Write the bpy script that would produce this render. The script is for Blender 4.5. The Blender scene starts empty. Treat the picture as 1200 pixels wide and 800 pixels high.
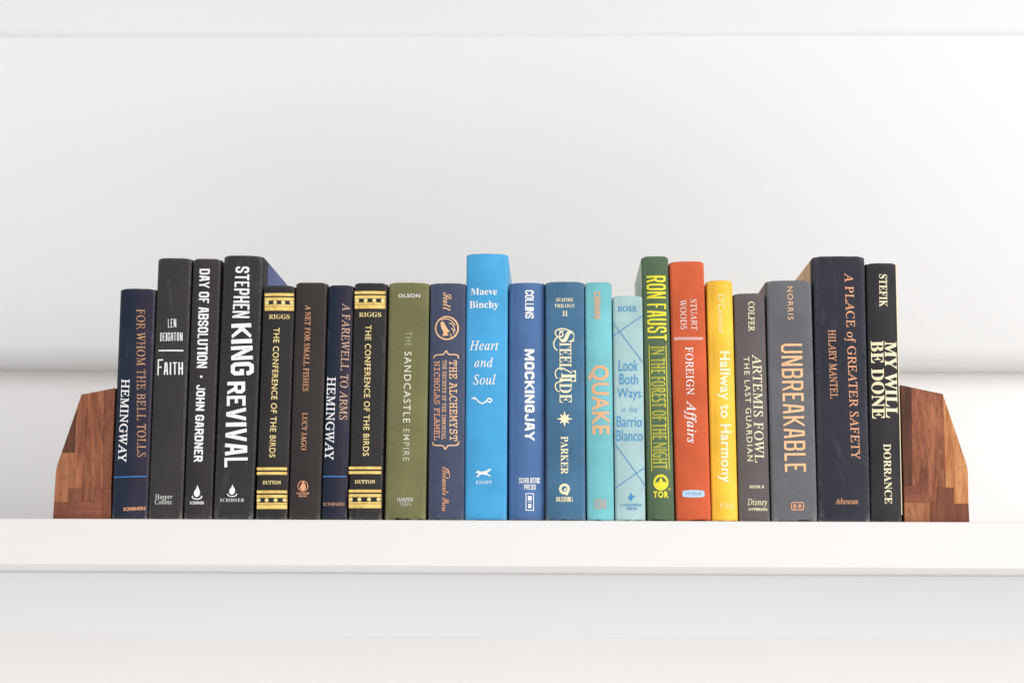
import bpy, bmesh, math, random
from mathutils import Vector, Matrix, noise

random.seed(7)
SC = bpy.context.scene
COL = SC.collection

# ------------------------------------------------------------------ camera
F_PX = 2210.0                       # focal length in pixels of a 1200 px wide picture
PITCH, YAW, ROLL = math.atan(300 / F_PX), math.radians(1.3), math.radians(0.27)
ROT = Matrix.Rotation(YAW, 3, 'Z') @ Matrix.Rotation(math.pi / 2 + PITCH, 3, 'X') @ Matrix.Rotation(ROLL, 3, 'Z')


def ray(px, py):
    return ROT @ Vector(((px - 600) / F_PX, -(py - 400) / F_PX, -1.0))


_d = ray(600, 609.3)
CAM_POS = -_d * (1.73 / _d.y)       # the front top edge of the shelf is the world's x axis


def at(px, py, y=0.0):
    """point of the plane y = const that was measured at a pixel of the photograph"""
    d = ray(px, py)
    p = CAM_POS + d * ((y - CAM_POS.y) / d.y)
    return p.x, p.z


cam = bpy.data.cameras.new('camera')
cam.sensor_width = 36
cam.lens = F_PX / 1200 * 36
cam.clip_start, cam.clip_end = 0.05, 60
cam.dof.use_dof = True
cam.dof.focus_distance = 1.75
cam.dof.aperture_fstop = 6.5
camo = bpy.data.objects.new('camera', cam)
COL.objects.link(camo)
camo.matrix_world = Matrix.Translation(CAM_POS) @ ROT.to_4x4()
SC.camera = camo

# ------------------------------------------------------------------ light
world = bpy.data.worlds.new('World')
SC.world = world
world.use_nodes = True
bg = world.node_tree.nodes['Background']
bg.inputs[0].default_value = (0.97, 0.98, 1.0, 1)
bg.inputs[1].default_value = 0.75


def area(name, loc, target, sx, sy, power, color):
    l = bpy.data.lights.new(name, 'AREA')
    l.shape = 'RECTANGLE'
    l.size, l.size_y, l.energy, l.color = sx, sy, power, color
    o = bpy.data.objects.new(name, l)
    COL.objects.link(o)
    o.location = loc
    o.rotation_euler = (Vector(target) - Vector(loc)).to_track_quat('-Z', 'Y').to_euler()
    return o


area('window_light', (4.7, -3.1, 1.2), (0.15, 0.4, 0.1), 2.0, 2.6, 205, (1.0, 0.99, 0.98))
area('front_fill_light', (-2.0, -4.6, 1.4), (0, 0.3, 0.1), 3.0, 2.4, 2, (1.0, 0.97, 0.95))  # added weak fill lamp, front left and out of view
area('low_fill_light', (0.3, -3.2, -2.4), (0, 0.5, -0.15), 4.2, 2.4, 48, (1.0, 0.985, 0.975))  # added low fill lamp, out of view, brightens the area below the shelf

vs = SC.view_settings
SC.display_settings.display_device = 'sRGB'
vs.view_transform = 'Standard'
vs.look = 'None'
vs.exposure = 0.0
vs.gamma = 1.0
vs.use_curve_mapping = False
SC.cycles.max_bounces = 8
SC.cycles.use_denoising = True


# ------------------------------------------------------------------ materials
def lin(h):
    c = [((h >> s) & 255) / 255 for s in (16, 8, 0)]
    return tuple(v / 12.92 if v <= 0.04045 else ((v + 0.055) / 1.055) ** 2.4 for v in c) + (1.0,)


class Nodes:
    def __init__(self, name):
        self.m = bpy.data.materials.new(name)
        self.m.use_nodes = True
        self.t = self.m.node_tree
        self.b = self.t.nodes['Principled BSDF']

    def n(self, kind, **kw):
        x = self.t.nodes.new(kind)
        for k, v in kw.items():
            if isinstance(k, str) and k.startswith('i_'):
                x.inputs[k[2:].replace('_', ' ')].default_value = v
            else:
                setattr(x, k, v)
        return x

    def l(self, a, b):
        self.t.links.new(a, b)

    def mix(self, fac, a, b, blend='MIX'):
        x = self.n('ShaderNodeMix', data_type='RGBA', blend_type=blend)
        for s, v in ((0, fac), (6, a), (7, b)):
            if hasattr(v, 'default_value') and hasattr(v, 'node'):
                self.l(v, x.inputs[s])
            else:
                x.inputs[s].default_value = v
        return x.outputs[2]

    def noise(self, vec, scale, detail=4, rough=0.55, dist=0.0):
        x = self.n('ShaderNodeTexNoise')
        x.inputs['Scale'].default_value = scale
        x.inputs['Detail'].default_value = detail
        x.inputs['Roughness'].default_value = rough
        x.inputs['Distortion'].default_value = dist
        if vec is not None:
            self.l(vec, x.inputs['Vector'])
        return x.outputs['Fac']

    def ramp(self, src, lo, hi, a=0.0, b=1.0):
        x = self.n('ShaderNodeMapRange')
        self.l(src, x.inputs['Value'])
        for k, v in (('From Min', lo), ('From Max', hi), ('To Min', a), ('To Max', b)):
            x.inputs[k].default_value = v
        return x.outputs[0]

    def math(self, op, a, b=0.0):
        x = self.n('ShaderNodeMath', operation=op)
        for i, v in enumerate((a, b)):
            if hasattr(v, 'node'):
                self.l(v, x.inputs[i])
            else:
                x.inputs[i].default_value = v
        return x.outputs[0]

    def coords(self, scale=(1, 1, 1)):
        tc = self.n('ShaderNodeTexCoord')
        mp = self.n('ShaderNodeMapping')
        mp.inputs['Scale'].default_value = scale
        if self.m.name.startswith(('wall', 'shelf')):
            self.l(tc.outputs['Object'], mp.inputs['Vector'])
            return mp.outputs[0]
        oi = self.n('ShaderNodeObjectInfo')
        off = self.n('ShaderNodeVectorMath', operation='SCALE')
        off.inputs[0].default_value = (2.3, 1.1, 3.7)
        self.l(oi.outputs['Random'], off.inputs['Scale'])
        ad = self.n('ShaderNodeVectorMath', operation='ADD')
        self.l(tc.outputs['Object'], ad.inputs[0])
        self.l(off.outputs[0], ad.inputs[1])
        self.l(ad.outputs[0], mp.inputs['Vector'])
        return mp.outputs[0]

    def bump(self, h, strength, dist):
        x = self.n('ShaderNodeBump')
        x.inputs['Strength'].default_value = strength
        x.inputs['Distance'].default_value = dist
        self.l(h, x.inputs['Height'])
        self.l(x.outputs[0], self.b.inputs['Normal'])


def paint(name, h, bump=0.15):
    N = Nodes(name)
    v = N.coords()
    a = N.noise(v, 3.0, 3)
    c = lin(h)
    d = tuple(x * 0.965 for x in c[:3]) + (1,)
    N.l(N.mix(a, c, d), N.b.inputs['Base Color'])
    N.b.inputs['Roughness'].default_value = 0.5
    N.b.inputs['Specular IOR Level'].default_value = 0.3
    N.bump(N.noise(v, 260, 3), bump, 0.0006)
    return N.m


def cloth(name, h, h2=None, rough=0.72, grain=0.35, wear=0.5, split=None, wearcol=0xC9C4BC, spec=0.22):
    """book cloth or paper over board; h2/split: a second printed colour to the right of x = split"""
    N = Nodes(name)
    v = N.coords()
    base = lin(h)
    col = None
    if h2 is not None:
        tc = N.n('ShaderNodeTexCoord')
        sp = N.n('ShaderNodeSeparateXYZ')
        N.l(tc.outputs['Object'], sp.inputs[0])
        f = N.ramp(sp.outputs[0], split - 0.004, split + 0.006)
        base = N.mix(f, base, lin(h2))
    big = N.ramp(N.noise(v, 22, 4), 0.28, 0.72, 0.84, 1.16)
    fine = N.ramp(N.noise(v, 700, 2, 0.7), 0.25, 0.75, 1 - 0.30 * grain, 1 + 0.30 * grain)
    sc = N.math('MULTIPLY', big, fine)
    comb = N.n('ShaderNodeCombineColor')
    for i in range(3):
        N.l(sc, comb.inputs[i])
    col = N.mix(1.0, base, comb.outputs[0], 'MULTIPLY')
    # threads / paper fibres
    v2 = N.coords((1, 1, 0.06))
    v3 = N.coords((0.06, 1, 1))
    weave = N.math('ADD', N.noise(v2, 900, 2), N.noise(v3, 900, 2))
    # rubbed edges
    at_ = N.n('ShaderNodeAttribute', attribute_name='wear')
    wn = N.noise(v, 330, 5, 0.7)
    wm = N.math('MULTIPLY', at_.outputs['Fac'], N.ramp(wn, 0.36, 0.62))
    wm = N.math('MULTIPLY', wm, wear * 0.9)
    col = N.mix(wm, col, lin(wearcol))
    rub = N.ramp(N.noise(N.coords((1, 1, 0.3)), 48, 6, 0.75, 0.6), 0.60, 0.80)
    col = N.mix(N.math('MULTIPLY', rub, 0.10 + 0.10 * wear), col, lin(0xA5A19C))
    # few specks of dust
    dn = N.ramp(N.noise(v, 420, 1, 0.2), 0.82, 0.86)
    col = N.mix(N.math('MULTIPLY', dn, 0.12), col, lin(0xBBB5AC))
    N.l(col, N.b.inputs['Base Color'])
    N.l(N.ramp(N.noise(v, 60, 3), 0.3, 0.7, rough - 0.07, rough + 0.07), N.b.inputs['Roughness'])
    N.b.inputs['Specular IOR Level'].default_value = spec
    N.bump(weave, 0.5 * grain + 0.1, 0.00018)
    return N.m


_print = {}


def ink(h, metal=0.0, worn=0.25, h2=None):
    k = (h, metal, worn, h2)
    if k in _print:
        return _print[k]
    N = Nodes('foil' if metal else 'printed_ink')
    v = N.coords()
    a = lin(h)
    b = lin(h2) if h2 is not None else tuple(x * 0.72 for x in a[:3]) + (1,)
    f = N.ramp(N.noise(v, 160, 4, 0.65), 0.38, 0.72, 0, worn * 2)
    N.l(N.mix(f, a, b), N.b.inputs['Base Color'])
    N.b.inputs['Metallic'].default_value = metal
    N.b.inputs['Roughness'].default_value = 0.42 if metal else 0.6
    N.b.inputs['Specular IOR Level'].default_value = 0.3
    _print[k] = N.m
    return N.m


def pages_mat():
    N = Nodes('page_edges')
    v = N.coords((1, 0.02, 0.02))
    f = N.noise(v, 2600, 2, 0.6)
    N.l(N.mix(f, lin(0xE9E0CC), lin(0xC9BDA4)), N.b.inputs['Base Color'])
    N.b.inputs['Roughness'].default_value = 0.85
    N.bump(f, 0.5, 0.0003)
    return N.m


def wood(name, dark, light, figure=1.0, horiz=False):
    N = Nodes(name)
    tc = N.n('ShaderNodeTexCoord')
    oi = N.n('ShaderNodeObjectInfo')
    off = N.n('ShaderNodeVectorMath', operation='SCALE')
    off.inputs[0].default_value = (3.1, 1.7, 5.3)
    N.l(oi.outputs['Random'], off.inputs['Scale'])
    ad = N.n('ShaderNodeVectorMath', operation='ADD')
    N.l(tc.outputs['Object'], ad.inputs[0])
    N.l(off.outputs[0], ad.inputs[1])
    mp = N.n('ShaderNodeMapping')
    mp.inputs['Scale'].default_value = (0.16, 1, 1) if horiz else (1, 1, 0.13)
    mp.inputs['Rotation'].default_value = (0, 0.05, 0)
    N.l(ad.outputs[0], mp.inputs['Vector'])
    V = mp.outputs[0]
    rings = N.noise(V, 95, 6, 0.68, 1.2)
    fib = N.noise(V, 520, 3, 0.7)
    pores = N.ramp(N.noise(V, 1100, 2, 0.6), 0.60, 0.70)
    c = N.mix(N.ramp(rings, 0.36, 0.66), lin(dark), lin(light))
    c = N.mix(N.ramp(fib, 0.3, 0.75, 0, 0.45 * figure), c, lin(dark))
    c = N.mix(N.math('MULTIPLY', pores, 0.7), c, lin(0x3A1E12))
    N.l(c, N.b.inputs['Base Color'])
    N.l(N.ramp(fib, 0.3, 0.7, 0.42, 0.6), N.b.inputs['Roughness'])
    N.b.inputs['Specular IOR Level'].default_value = 0.3
    N.bump(fib, 0.3, 0.0002)
    return N.m


# ------------------------------------------------------------------ mesh helpers
def link(name, me, mat=None, parent=None):
    o = bpy.data.objects.new(name, me)
    COL.objects.link(o)
    if mat:
        me.materials.append(mat)
    if parent:
        o.parent = parent
    return o


def mesh_of(name, bm):
    bmesh.ops.recalc_face_normals(bm, faces=bm.faces)
    me = bpy.data.meshes.new(name)
    bm.to_mesh(me)
    bm.free()
    return me


def smooth(me, ang=35):
    for p in me.polygons:
        p.use_smooth = True
    try:
        me.set_sharp_from_angle(angle=math.radians(ang))
    except Exception:
        pass


def box_bm(x0, x1, y0, y1, z0, z1, bev=0.0, seg=2):
    bm = bmesh.new()
    vs_ = [bm.verts.new((x, y, z)) for x in (x0, x1) for y in (y0, y1) for z in (z0, z1)]
    for f in ((0, 1, 3, 2), (4, 6, 7, 5), (0, 4, 5, 1), (2, 3, 7, 6), (0, 2, 6, 4), (1, 5, 7, 3)):
        bm.faces.new([vs_[i] for i in f])
    if bev:
        bmesh.ops.bevel(bm, geom=list(bm.edges), offset=bev, segments=seg, affect='EDGES', profile=0.5)
    return bm


def tag(o, label=None, cat=None, group=None, kind=None):
    for k, v in (('label', label), ('category', cat), ('group', group), ('kind', kind)):
        if v:
            o[k] = v


# ------------------------------------------------------------------ setting: shelf and wall
P_SHELF = paint('shelf_paint', 0xE3E0DD, 0.10)
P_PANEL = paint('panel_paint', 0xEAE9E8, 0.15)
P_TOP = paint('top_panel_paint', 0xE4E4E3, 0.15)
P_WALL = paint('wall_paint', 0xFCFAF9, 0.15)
P_SHADE = paint('rail_paint', 0xF1F2F3, 0.15)  # cooler grey puts the shelf's shade into the colour

z_bot = at(600, 663.5)[1]
me = mesh_of('shelf', box_bm(-1.5, 1.5, 0.0, 0.498, z_bot, 0.0, 0.0012, 3))
smooth(me)
o = link('shelf', me, P_SHELF)
tag(o, kind='structure')

YW = 0.52


def profile_wall(name, pts, mat):
    """a moulded wall panel: profile (y, z) run along x"""
    bm = bmesh.new()
    a = [bm.verts.new((-2.2, y, z)) for y, z in pts]
    b = [bm.verts.new((2.2, y, z)) for y, z in pts]
    n = len(pts)
    for i in range(n):
        j = (i + 1) % n
        bm.faces.new((a[i], a[j], b[j], b[i]))
    bm.faces.new(a)
    bm.faces.new(b[::-1])
    me = mesh_of(name, bm)
    smooth(me, 40)
    o = link(name, me, mat)
    tag(o, kind='structure')
    return o


z430 = at(600, 429.2, YW - 0.05)[1]
z40 = at(600, 41, YW - 0.05)[1]
z745 = at(600, 746, YW - 0.02)[1]
# lower wall behind the books
profile_wall('wall', [(YW, -1.5), (YW, 2.2), (YW + 0.08, 2.2), (YW + 0.08, -1.5)], P_WALL)
# upper panel with a rounded lower edge
R = 0.035
pts = [(YW - 0.001, z430), ]
for i in range(0, 13):
    a = math.radians(35 + 55 * i / 12)
    pts.append((YW - 0.05 + R - R * math.sin(a), z430 + R * 0.9 * (math.cos(math.radians(35)) - math.cos(a))))
pts += [(YW - 0.05, z40 - 0.003), (YW - 0.047, z40), (YW - 0.001, z40)]
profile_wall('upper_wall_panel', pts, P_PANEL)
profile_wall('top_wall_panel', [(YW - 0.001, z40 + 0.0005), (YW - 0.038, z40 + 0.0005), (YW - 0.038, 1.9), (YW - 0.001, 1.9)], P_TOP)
# shelf's shade on the wall as a cooler grey band, and the panel below it
profile_wall('wall_rail', [(YW - 0.001, z745 + 0.00001), (YW - 0.02, z745 + 0.00001), (YW - 0.02, z_bot - 0.0005), (YW - 0.001, z_bot - 0.0005)], P_SHADE)
profile_wall('lower_wall_panel', [(YW - 0.001, -1.45), (YW - 0.0206, -1.45), (YW - 0.0206, z745 - 0.0008), (YW - 0.0200, z745), (YW - 0.001, z745)], paint('lower_panel_paint', 0xFCF9F7, 0.15))

# ------------------------------------------------------------------ book ends
WOODS = {
    'mid': wood('walnut_block_mid', 0x6A3825, 0xB4714F),
    'red': wood('walnut_block_red', 0x6A3A26, 0x8A5238, 0.9),
    'dark': wood('walnut_block_dark', 0x43261B, 0x6E3E2A),
    'light': wood('acacia_block_light', 0xA56438, 0xDB9E66),
    'tan': wood('acacia_block_tan', 0x8E5638, 0xAE7450, 0.8),
    'flat': wood('walnut_block_plain', 0x74402C, 0x925640, 0.6, True),
}
Y_END = 0.006


def bookend(pieces, label, depth=0.115):
    xs = [at(p[0], p[1], Y_END) for _, pl in pieces for p in pl]
    cx = sum(p[0] for p in xs) / len(xs)
    root = bpy.data.objects.new('wooden_bookend', None)
    COL.objects.link(root)
    root.location = (cx, Y_END, 0)
    root.empty_display_size = 0.02
    tag(root, label, 'bookend', 'wooden bookends')
    for k, (tone, pl) in enumerate(pieces):
        q = []
        for (px, py) in pl:
            x, z = at(px, py, Y_END)
            q.append(Vector((x - cx, 0, max(0.0, z) if py < 606 else 0.0)))
        bm = bmesh.new()
        dy = 0.00018 * ((k * 7) % 3)
        vs_ = [bm.verts.new((p.x, dy, p.z)) for p in q]
        f = bm.faces.new(vs_)
        bm.normal_update()
        if f.normal.y > 0:
            f.normal_flip()
        ret = bmesh.ops.extrude_face_region(bm, geom=[f])
        bmesh.ops.translate(bm, vec=(0, depth, 0), verts=[g for g in ret['geom'] if isinstance(g, bmesh.types.BMVert)])
        bmesh.ops.recalc_face_normals(bm, faces=bm.faces)
        bmesh.ops.bevel(bm, geom=list(bm.edges), offset=0.00022, segments=1, affect='EDGES')
        link('wood_block', mesh_of('wood_block', bm), WOODS[tone], root)
    return root


bookend([
    ('red', [(122, 457), (134.6, 454.4), (129.9, 572), (120.5, 572)]),
    ('mid', [(95.4, 462), (122, 457), (120.5, 572), (113, 572), (113, 587), (95.5, 587), (95.5, 572), (87, 572), (87.5, 530), (90, 477.7)]),
    ('dark', [(90, 477.7), (87.5, 530), (72, 530)]),
    ('tan', [(72, 530), (87.5, 530), (87, 572), (79.5, 572), (79, 588), (63.2, 588), (65.2, 556), (65.9, 549.5), (67.6, 542.5)]),
    ('red', [(63.2, 588), (79, 588), (79.5, 572), (87, 572), (85.7, 608), (61.8, 608)]),
    ('flat', [(87, 572), (95.5, 572), (95.5, 587), (113, 587), (113, 572), (120.5, 572), (119.5, 608), (85.7, 608)]),
    ('red', [(120.5, 572), (129.9, 572), (129.6, 608), (119.5, 608)]),
], 'reddish brown wooden bookend against the navy book, leftmost thing on the shelf')

bookend([
    ('dark', [(1055.2, 450.9), (1068, 453.6), (1069.3, 569), (1059.3, 569)]),
    ('mid', [(1068, 453.6), (1105, 461.4), (1108.5, 571), (1098, 571), (1098, 588), (1080, 588), (1080, 569), (1069.3, 569)]),
    ('light', [(1105, 461.4), (1131.6, 539.8), (1133.5, 546.5), (1134.3, 553), (1135.2, 590), (1118, 590), (1117.5, 571), (1108.5, 571)]),
    ('flat', [(1059.3, 569), (1069.3, 569), (1080, 569), (1080, 588), (1059.8, 588)]),
    ('red', [(1098, 571), (1108.5, 571), (1117.5, 571), (1118, 590), (1135.2, 590), (1136, 609), (1090, 609), (1090, 588), (1098, 588)]),
    ('tan', [(1059.8, 588), (1080, 588), (1090, 588), (1090, 609), (1060.2, 609)]),
], 'wooden bookend with a pale golden block, standing right of the last black book')

# ------------------------------------------------------------------ lettering
def _map(s, U, L, ex):
    r = ''
    for c in s:
        if c in ex:
            r += ex[c]
        elif 'A' <= c <= 'Z' and U:
            r += chr(U + ord(c) - 65)
        elif 'a' <= c <= 'z' and L:
            r += chr(L + ord(c) - 97)
        else:
            r += c
    return r


# style: (capitals, small letters, exceptions, shear, outline offset, letter spacing)
STY = {
    'sans': (0, 0, {}, 0, 0, 1.0),
    'sans_light': (0, 0, {}, 0, -0.012, 1.15),
    'sans_wide': (0, 0, {}, 0, 0.004, 1.25),
    'semi': (0, 0, {}, 0, 0.014, 1.12),
    'bold': (0, 0, {}, 0, 0.028, 1.1),
    'heavy': (0, 0, {}, 0, 0.045, 1.18),
    'serif': (0x1D434, 0x1D44E, {'h': '\u210e'}, -0.23, 0.004, 1.03),
    'serifmed': (0x1D434, 0x1D44E, {'h': '\u210e'}, -0.23, 0.014, 1.05),
    'serif_wide': (0x1D434, 0x1D44E, {'h': '\u210e'}, -0.23, 0.006, 1.2),
    'italic': (0x1D434, 0x1D44E, {'h': '\u210e'}, 0, 0.006, 1.08),
    'serifbold': (0x1D400, 0x1D41A, {}, 0, 0, 1.0),
    'serifheavy': (0x1D400, 0x1D41A, {}, 0, 0.012, 1.03),
    'script': (0x1D4D0, 0x1D4EA, {}, 0, 0, 0.9),
    'mono': (0x1D670, 0x1D68A, {}, 0, 0.004, 1.0),
    'outline': (0x1D538, 0x1D552, {'C': '\u2102', 'H': '\u210d', 'N': '\u2115', 'P': '\u2119', 'Q': '\u211a', 'R': '\u211d', 'Z': '\u2124'}, 0, -0.004, 1.0),
}
_tc = {}


def glyphs(text, style):
    k = (text, style)
    if k in _tc:
        return _tc[k]
    U, L, ex, sh, off, sp = STY[style]
    cu = bpy.data.curves.new('lettering', 'FONT')
    cu.body = _map(text, U, L, ex)
    cu.shear = sh
    cu.offset = off
    cu.space_character = sp
    cu.resolution_u = 4
    ob = bpy.data.objects.new('lettering', cu)
    COL.objects.link(ob)
    dg = bpy.context.evaluated_depsgraph_get()
    m = ob.evaluated_get(dg).to_mesh()
    V = [(v.co.x, v.co.y) for v in m.vertices]
    Fc = [tuple(p.vertices) for p in m.polygons]
    ob.evaluated_get(dg).to_mesh_clear()
    bpy.data.objects.remove(ob)
    bpy.data.curves.remove(cu)
    x0, x1 = min(v[0] for v in V), max(v[0] for v in V)
    y0, y1 = min(v[1] for v in V), max(v[1] for v in V)
    V = [((x - x0) / (x1 - x0), (y - y0) / (y1 - y0) - 0.5) for x, y in V]
    _tc[k] = (V, Fc)
    return _tc[k]


MM = 0.001


class Book:
    """corner pixels of the spine in the photograph: bottom left/right x, top left/right (x, y)"""

    def __init__(self, bl, br, tl, tr, ty, label, spine, board=None, quarter=None, depth=0.148, sag=1.0, ears=0.0, front=0.0,
                 sink=0.5, spine_top_wave=0.3, corner=1.1, bottom_wave=0.5, out=0.0, group='hardcover books lined up on the shelf', mat=None, boardmat=None):
        Y = 0.0035 + front + random.uniform(-0.0012, 0.0014)
        self.Y = Y
        xb0, xb1 = at(bl, 608.5, Y)[0], at(br, 608.5, Y)[0]
        xt0, zt = at(tl, ty, Y)
        xt1 = at(tr, ty, Y)[0]
        w = ((xb1 - xb0) + (xt1 - xt0)) / 2 - 0.0002
        h = zt
        cb, ct = (xb0 + xb1) / 2, (xt0 + xt1) / 2
        ang = math.atan2(ct - cb, h)
        self.w, self.h, self.ang = w, h, ang
        self.cb = cb
        self.s = (0.9 + 1.35 * sag) * MM
        r = bpy.data.objects.new('hardcover_book', None)
        COL.objects.link(r)
        r.empty_display_size = 0.02
        r.location = (cb, Y, abs(math.sin(ang)) * w / 2)
        r.rotation_euler = (0, ang, 0)
        tag(r, label, 'book', group)
        self.root = r
        hw = w / 2
        D = depth
        seed = random.random() * 50
        spine_m = mat
        board_m = boardmat or mat
        # ---- spine covering with joints
        Y1 = (quarter or 11.5) * MM
        s = self.s
        half = []
        half.append((-hw, Y1))
        if Y1 > 0.0135:
            half.append((-hw, 0.0105 + s * 0.5))
        half += [(-hw, 0.0088 + s * 0.5), (-hw + 0.9 * MM, 0.0068 + s * 0.5), (-hw + 1.25 * MM, 0.0056 + s * 0.5), (-hw + 0.8 * MM, 0.0046 + s * 0.5), (-hw + 0.2 * MM, s + 0.0030)]
        self.rx = min(3.3 * MM, hw * 0.25)
        for i in range(1, 6):
            a = math.pi / 2 * i / 6
            half.append((-hw + self.rx * (1 - math.cos(a)), s + 0.0030 * (1 - math.sin(a)) - s * 0.16 * (i / 6)))
        nf = 12
        xs0 = hw - self.rx
        front_pts = []
        for i in range(nf + 1):
            x = -xs0 + 2 * xs0 * i / nf
            front_pts.append((x, self.front_y(x)))
        prof = half + front_pts + [(-x, y) for x, y in reversed(half)]
        n = len(prof)
        th = 0.0019
        inner = [(x * (hw - th) / hw, y + th if y < 0.004 else y) for x, y in prof]
        H = h - ears * MM
        zs = [0, 0.25, 0.7, 1.4, 2.6, 5, 9]
        zrow = [z * MM for z in zs]
        m = 16
        for i in range(1, m):
            zrow.append(0.009 + (H - 0.018) * i / m)
        zrow += [H - z * MM for z in reversed(zs)]
        inset = {0: 0.9, 1: 0.42, 2: 0.15, 3: 0.03}
        nr = len(zrow)
        bm = bmesh.new()
        wl = bm.verts.layers.float.new('wear')
        outer_v, inner_v = [], []
        for ri, z in enumerate(zrow):
            ins = inset.get(ri, inset.get(nr - 1 - ri, 0.0)) * MM
            ro, rn = [], []
            for ci, (x, y) in enumerate(prof):
                u = x / hw
                e = min(z, H - z)
                k = math.exp(-e / (2.2 * MM))
                nz = noise.noise(Vector((x * 160 + seed, seed, z * 12)))
                wob = noise.noise(Vector((x * 60, seed + 9, z * 35))) * 0.22 * MM
                top = z > H / 2
                midf = max(0.0, 1 - abs(u) ** 4) if y < 0.006 else 0.0
                if top:
                    dz = -k * midf * (0.10 + 0.25 * nz) * MM * spine_top_wave * 3
                    if y < 0.0062:
                        dz -= math.exp(-e / (4 * MM)) * max(0.0, abs(u) - 0.74) / 0.26 * corner * MM
                else:
                    dz = k * midf * max(0.0, 0.55 + 1.5 * nz) * MM * bottom_wave * 1.3
                inx = ins * (1 if y > 0.001 + s else 0.6) * (1 if x < 0 else -1) * (1.0 if abs(u) > 0.8 else 0)
                iny = ins if y < 0.004 else 0
                v = bm.verts.new((x + inx, y + iny + (wob if y < 0.004 else 0), z + dz))
                wv = math.exp(-e / (1.1 * MM)) * ((0.6 + 0.8 * max(0.0, abs(u) - 0.6)) if not top else 0.3)
                if y < 0.0042 and abs(u) > 0.82:
                    wv = max(wv, 0.16 * min(1.0, (abs(u) - 0.82) / 0.12)) + ((1.1 if not top else 0.3) * math.exp(-e / (3 * MM)))
                v[wl] = min(1.3, wv)
                ro.append(v)
                x2, y2 = inner[ci]
                rn.append(bm.verts.new((x2, y2, z + dz)))
            outer_v.append(ro)
            inner_v.append(rn)
        for ri in range(nr - 1):
            for ci in range(n - 1):
                bm.faces.new((outer_v[ri][ci], outer_v[ri][ci + 1], outer_v[ri + 1][ci + 1], outer_v[ri + 1][ci]))
                bm.faces.new((inner_v[ri][ci + 1], inner_v[ri][ci], inner_v[ri + 1][ci], inner_v[ri + 1][ci + 1]))
            for ci in (0, n - 1):
                bm.faces.new((outer_v[ri][ci], inner_v[ri][ci], inner_v[ri + 1][ci], outer_v[ri + 1][ci]))
        for ri in (0, nr - 1):
            for ci in range(n - 1):
                bm.faces.new((outer_v[ri][ci], outer_v[ri][ci + 1], inner_v[ri][ci + 1], inner_v[ri][ci]))
        me = mesh_of('spine', bm)
        smooth(me, 50)
        link('spine', me, spine_m, r)
        # ---- boards
        for sg in (-1, 1):
            b0 = Y1 + 0.0003
            xo, xi = hw + out * MM - 0.0, hw - 2.6 * MM
            if Y1 > 0.0135:      # quarter cloth covers the first part: the board paper starts after it
                b0 = Y1 + 0.0002
                xo = hw - 0.0002
            a, b = sorted((sg * xo, sg * xi))
            bm = box_bm(a, b, b0, D, 0.0, h, 0.0006, 2)
            wl = bm.verts.layers.float.new('wear')
            for v in bm.verts:
                v[wl] = 0.9 if (v.co.z < 0.001 or v.co.z > h - 0.001) else 0.25
            me = mesh_of('cover_board', bm)
            smooth(me, 40)
            link('cover_board', me, board_m, r)
        # ---- pages
        bm = box_bm(-hw + 3.0 * MM, hw - 3.0 * MM, s + 0.0028, D - 0.004, 0.003, h - 0.0035, 0.0003, 1)
        link('page_block', mesh_of('page_block', bm), PAGES, r)
        bm = box_bm(-hw + 3.2 * MM, hw - 3.2 * MM, s + 0.0024, s + 0.0042, h - 0.0036, h - 0.0022, 0.0004, 1)
        link('headband', mesh_of('headband', bm), HEADBAND, r)

    def front_y(self, x):
        hw = self.w / 2
        xs0 = hw - self.rx
        t = min(1.0, abs(x) / xs0)
        return self.s * 0.84 * t * t

    def loc(self, px, py):
        x, z = at(px, py, self.Y)
        dx, dz = x - self.cb, z - abs(math.sin(self.ang)) * self.w / 2
        c, s_ = math.cos(self.ang), math.sin(self.ang)
        return c * dx - s_ * dz, s_ * dx + c * dz

    def sheet(self, name, V, Fc, mat, lift=0.12, steps=None):
        """a thin printed sheet that follows the curve of the spine; V are local (x, z)"""
        bm = bmesh.new()
        vs_ = [bm.verts.new((x, 0, z)) for x, z in V]
        for f in Fc:
            if len(set(f)) > 2:
                try:
                    bm.faces.new([vs_[i] for i in f])
                except ValueError:
                    pass
        hw = self.w / 2
        lo, hi = min(v[0] for v in V), max(v[0] for v in V)
        if steps:
            bm.verts.ensure_lookup_table()
            for i, k in enumerate(steps):
                bm.verts[i].co.y = -k * 0.00002
        if self.s > 0.0003:
            k = int(lo / 0.003) - 1
            while k * 0.003 < hi:
                if k * 0.003 > lo:
                    bmesh.ops.bisect_plane(bm, geom=list(bm.verts) + list(bm.edges) + list(bm.faces), plane_co=(k * 0.003, 0, 0), plane_no=(1, 0, 0))
                k += 1
        for v in bm.verts:
            v.co.y += self.front_y(v.co.x) - lift * MM - 0.23 * MM
        for f in bm.faces:
            f.normal_update()
            if f.normal.y > 0:
                f.normal_flip()
        me = bpy.data.meshes.new(name)
        bm.to_mesh(me)
        bm.free()
        return link(name, me, mat, self.root)

    def text(self, s, style, p0, p1, H, mat, name='title_lettering', H1=None, lift=0.12):
        V, Fc = glyphs(s, style)
        a, b = Vector(self.loc(*p0)), Vector(self.loc(*p1))
        d = b - a
        L = d.length
        d /= L
        up = Vector((-d.y, d.x))
        k = L / (Vector(p1) - Vector(p0)).length
        H1 = H if H1 is None else H1
        out = []
        for u, v in V:
            p = a + d * (u * L) + up * (v * k * (H + (H1 - H) * u))
            out.append((p.x, p.y))
        return self.sheet(name, out, Fc, mat, lift)

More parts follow.
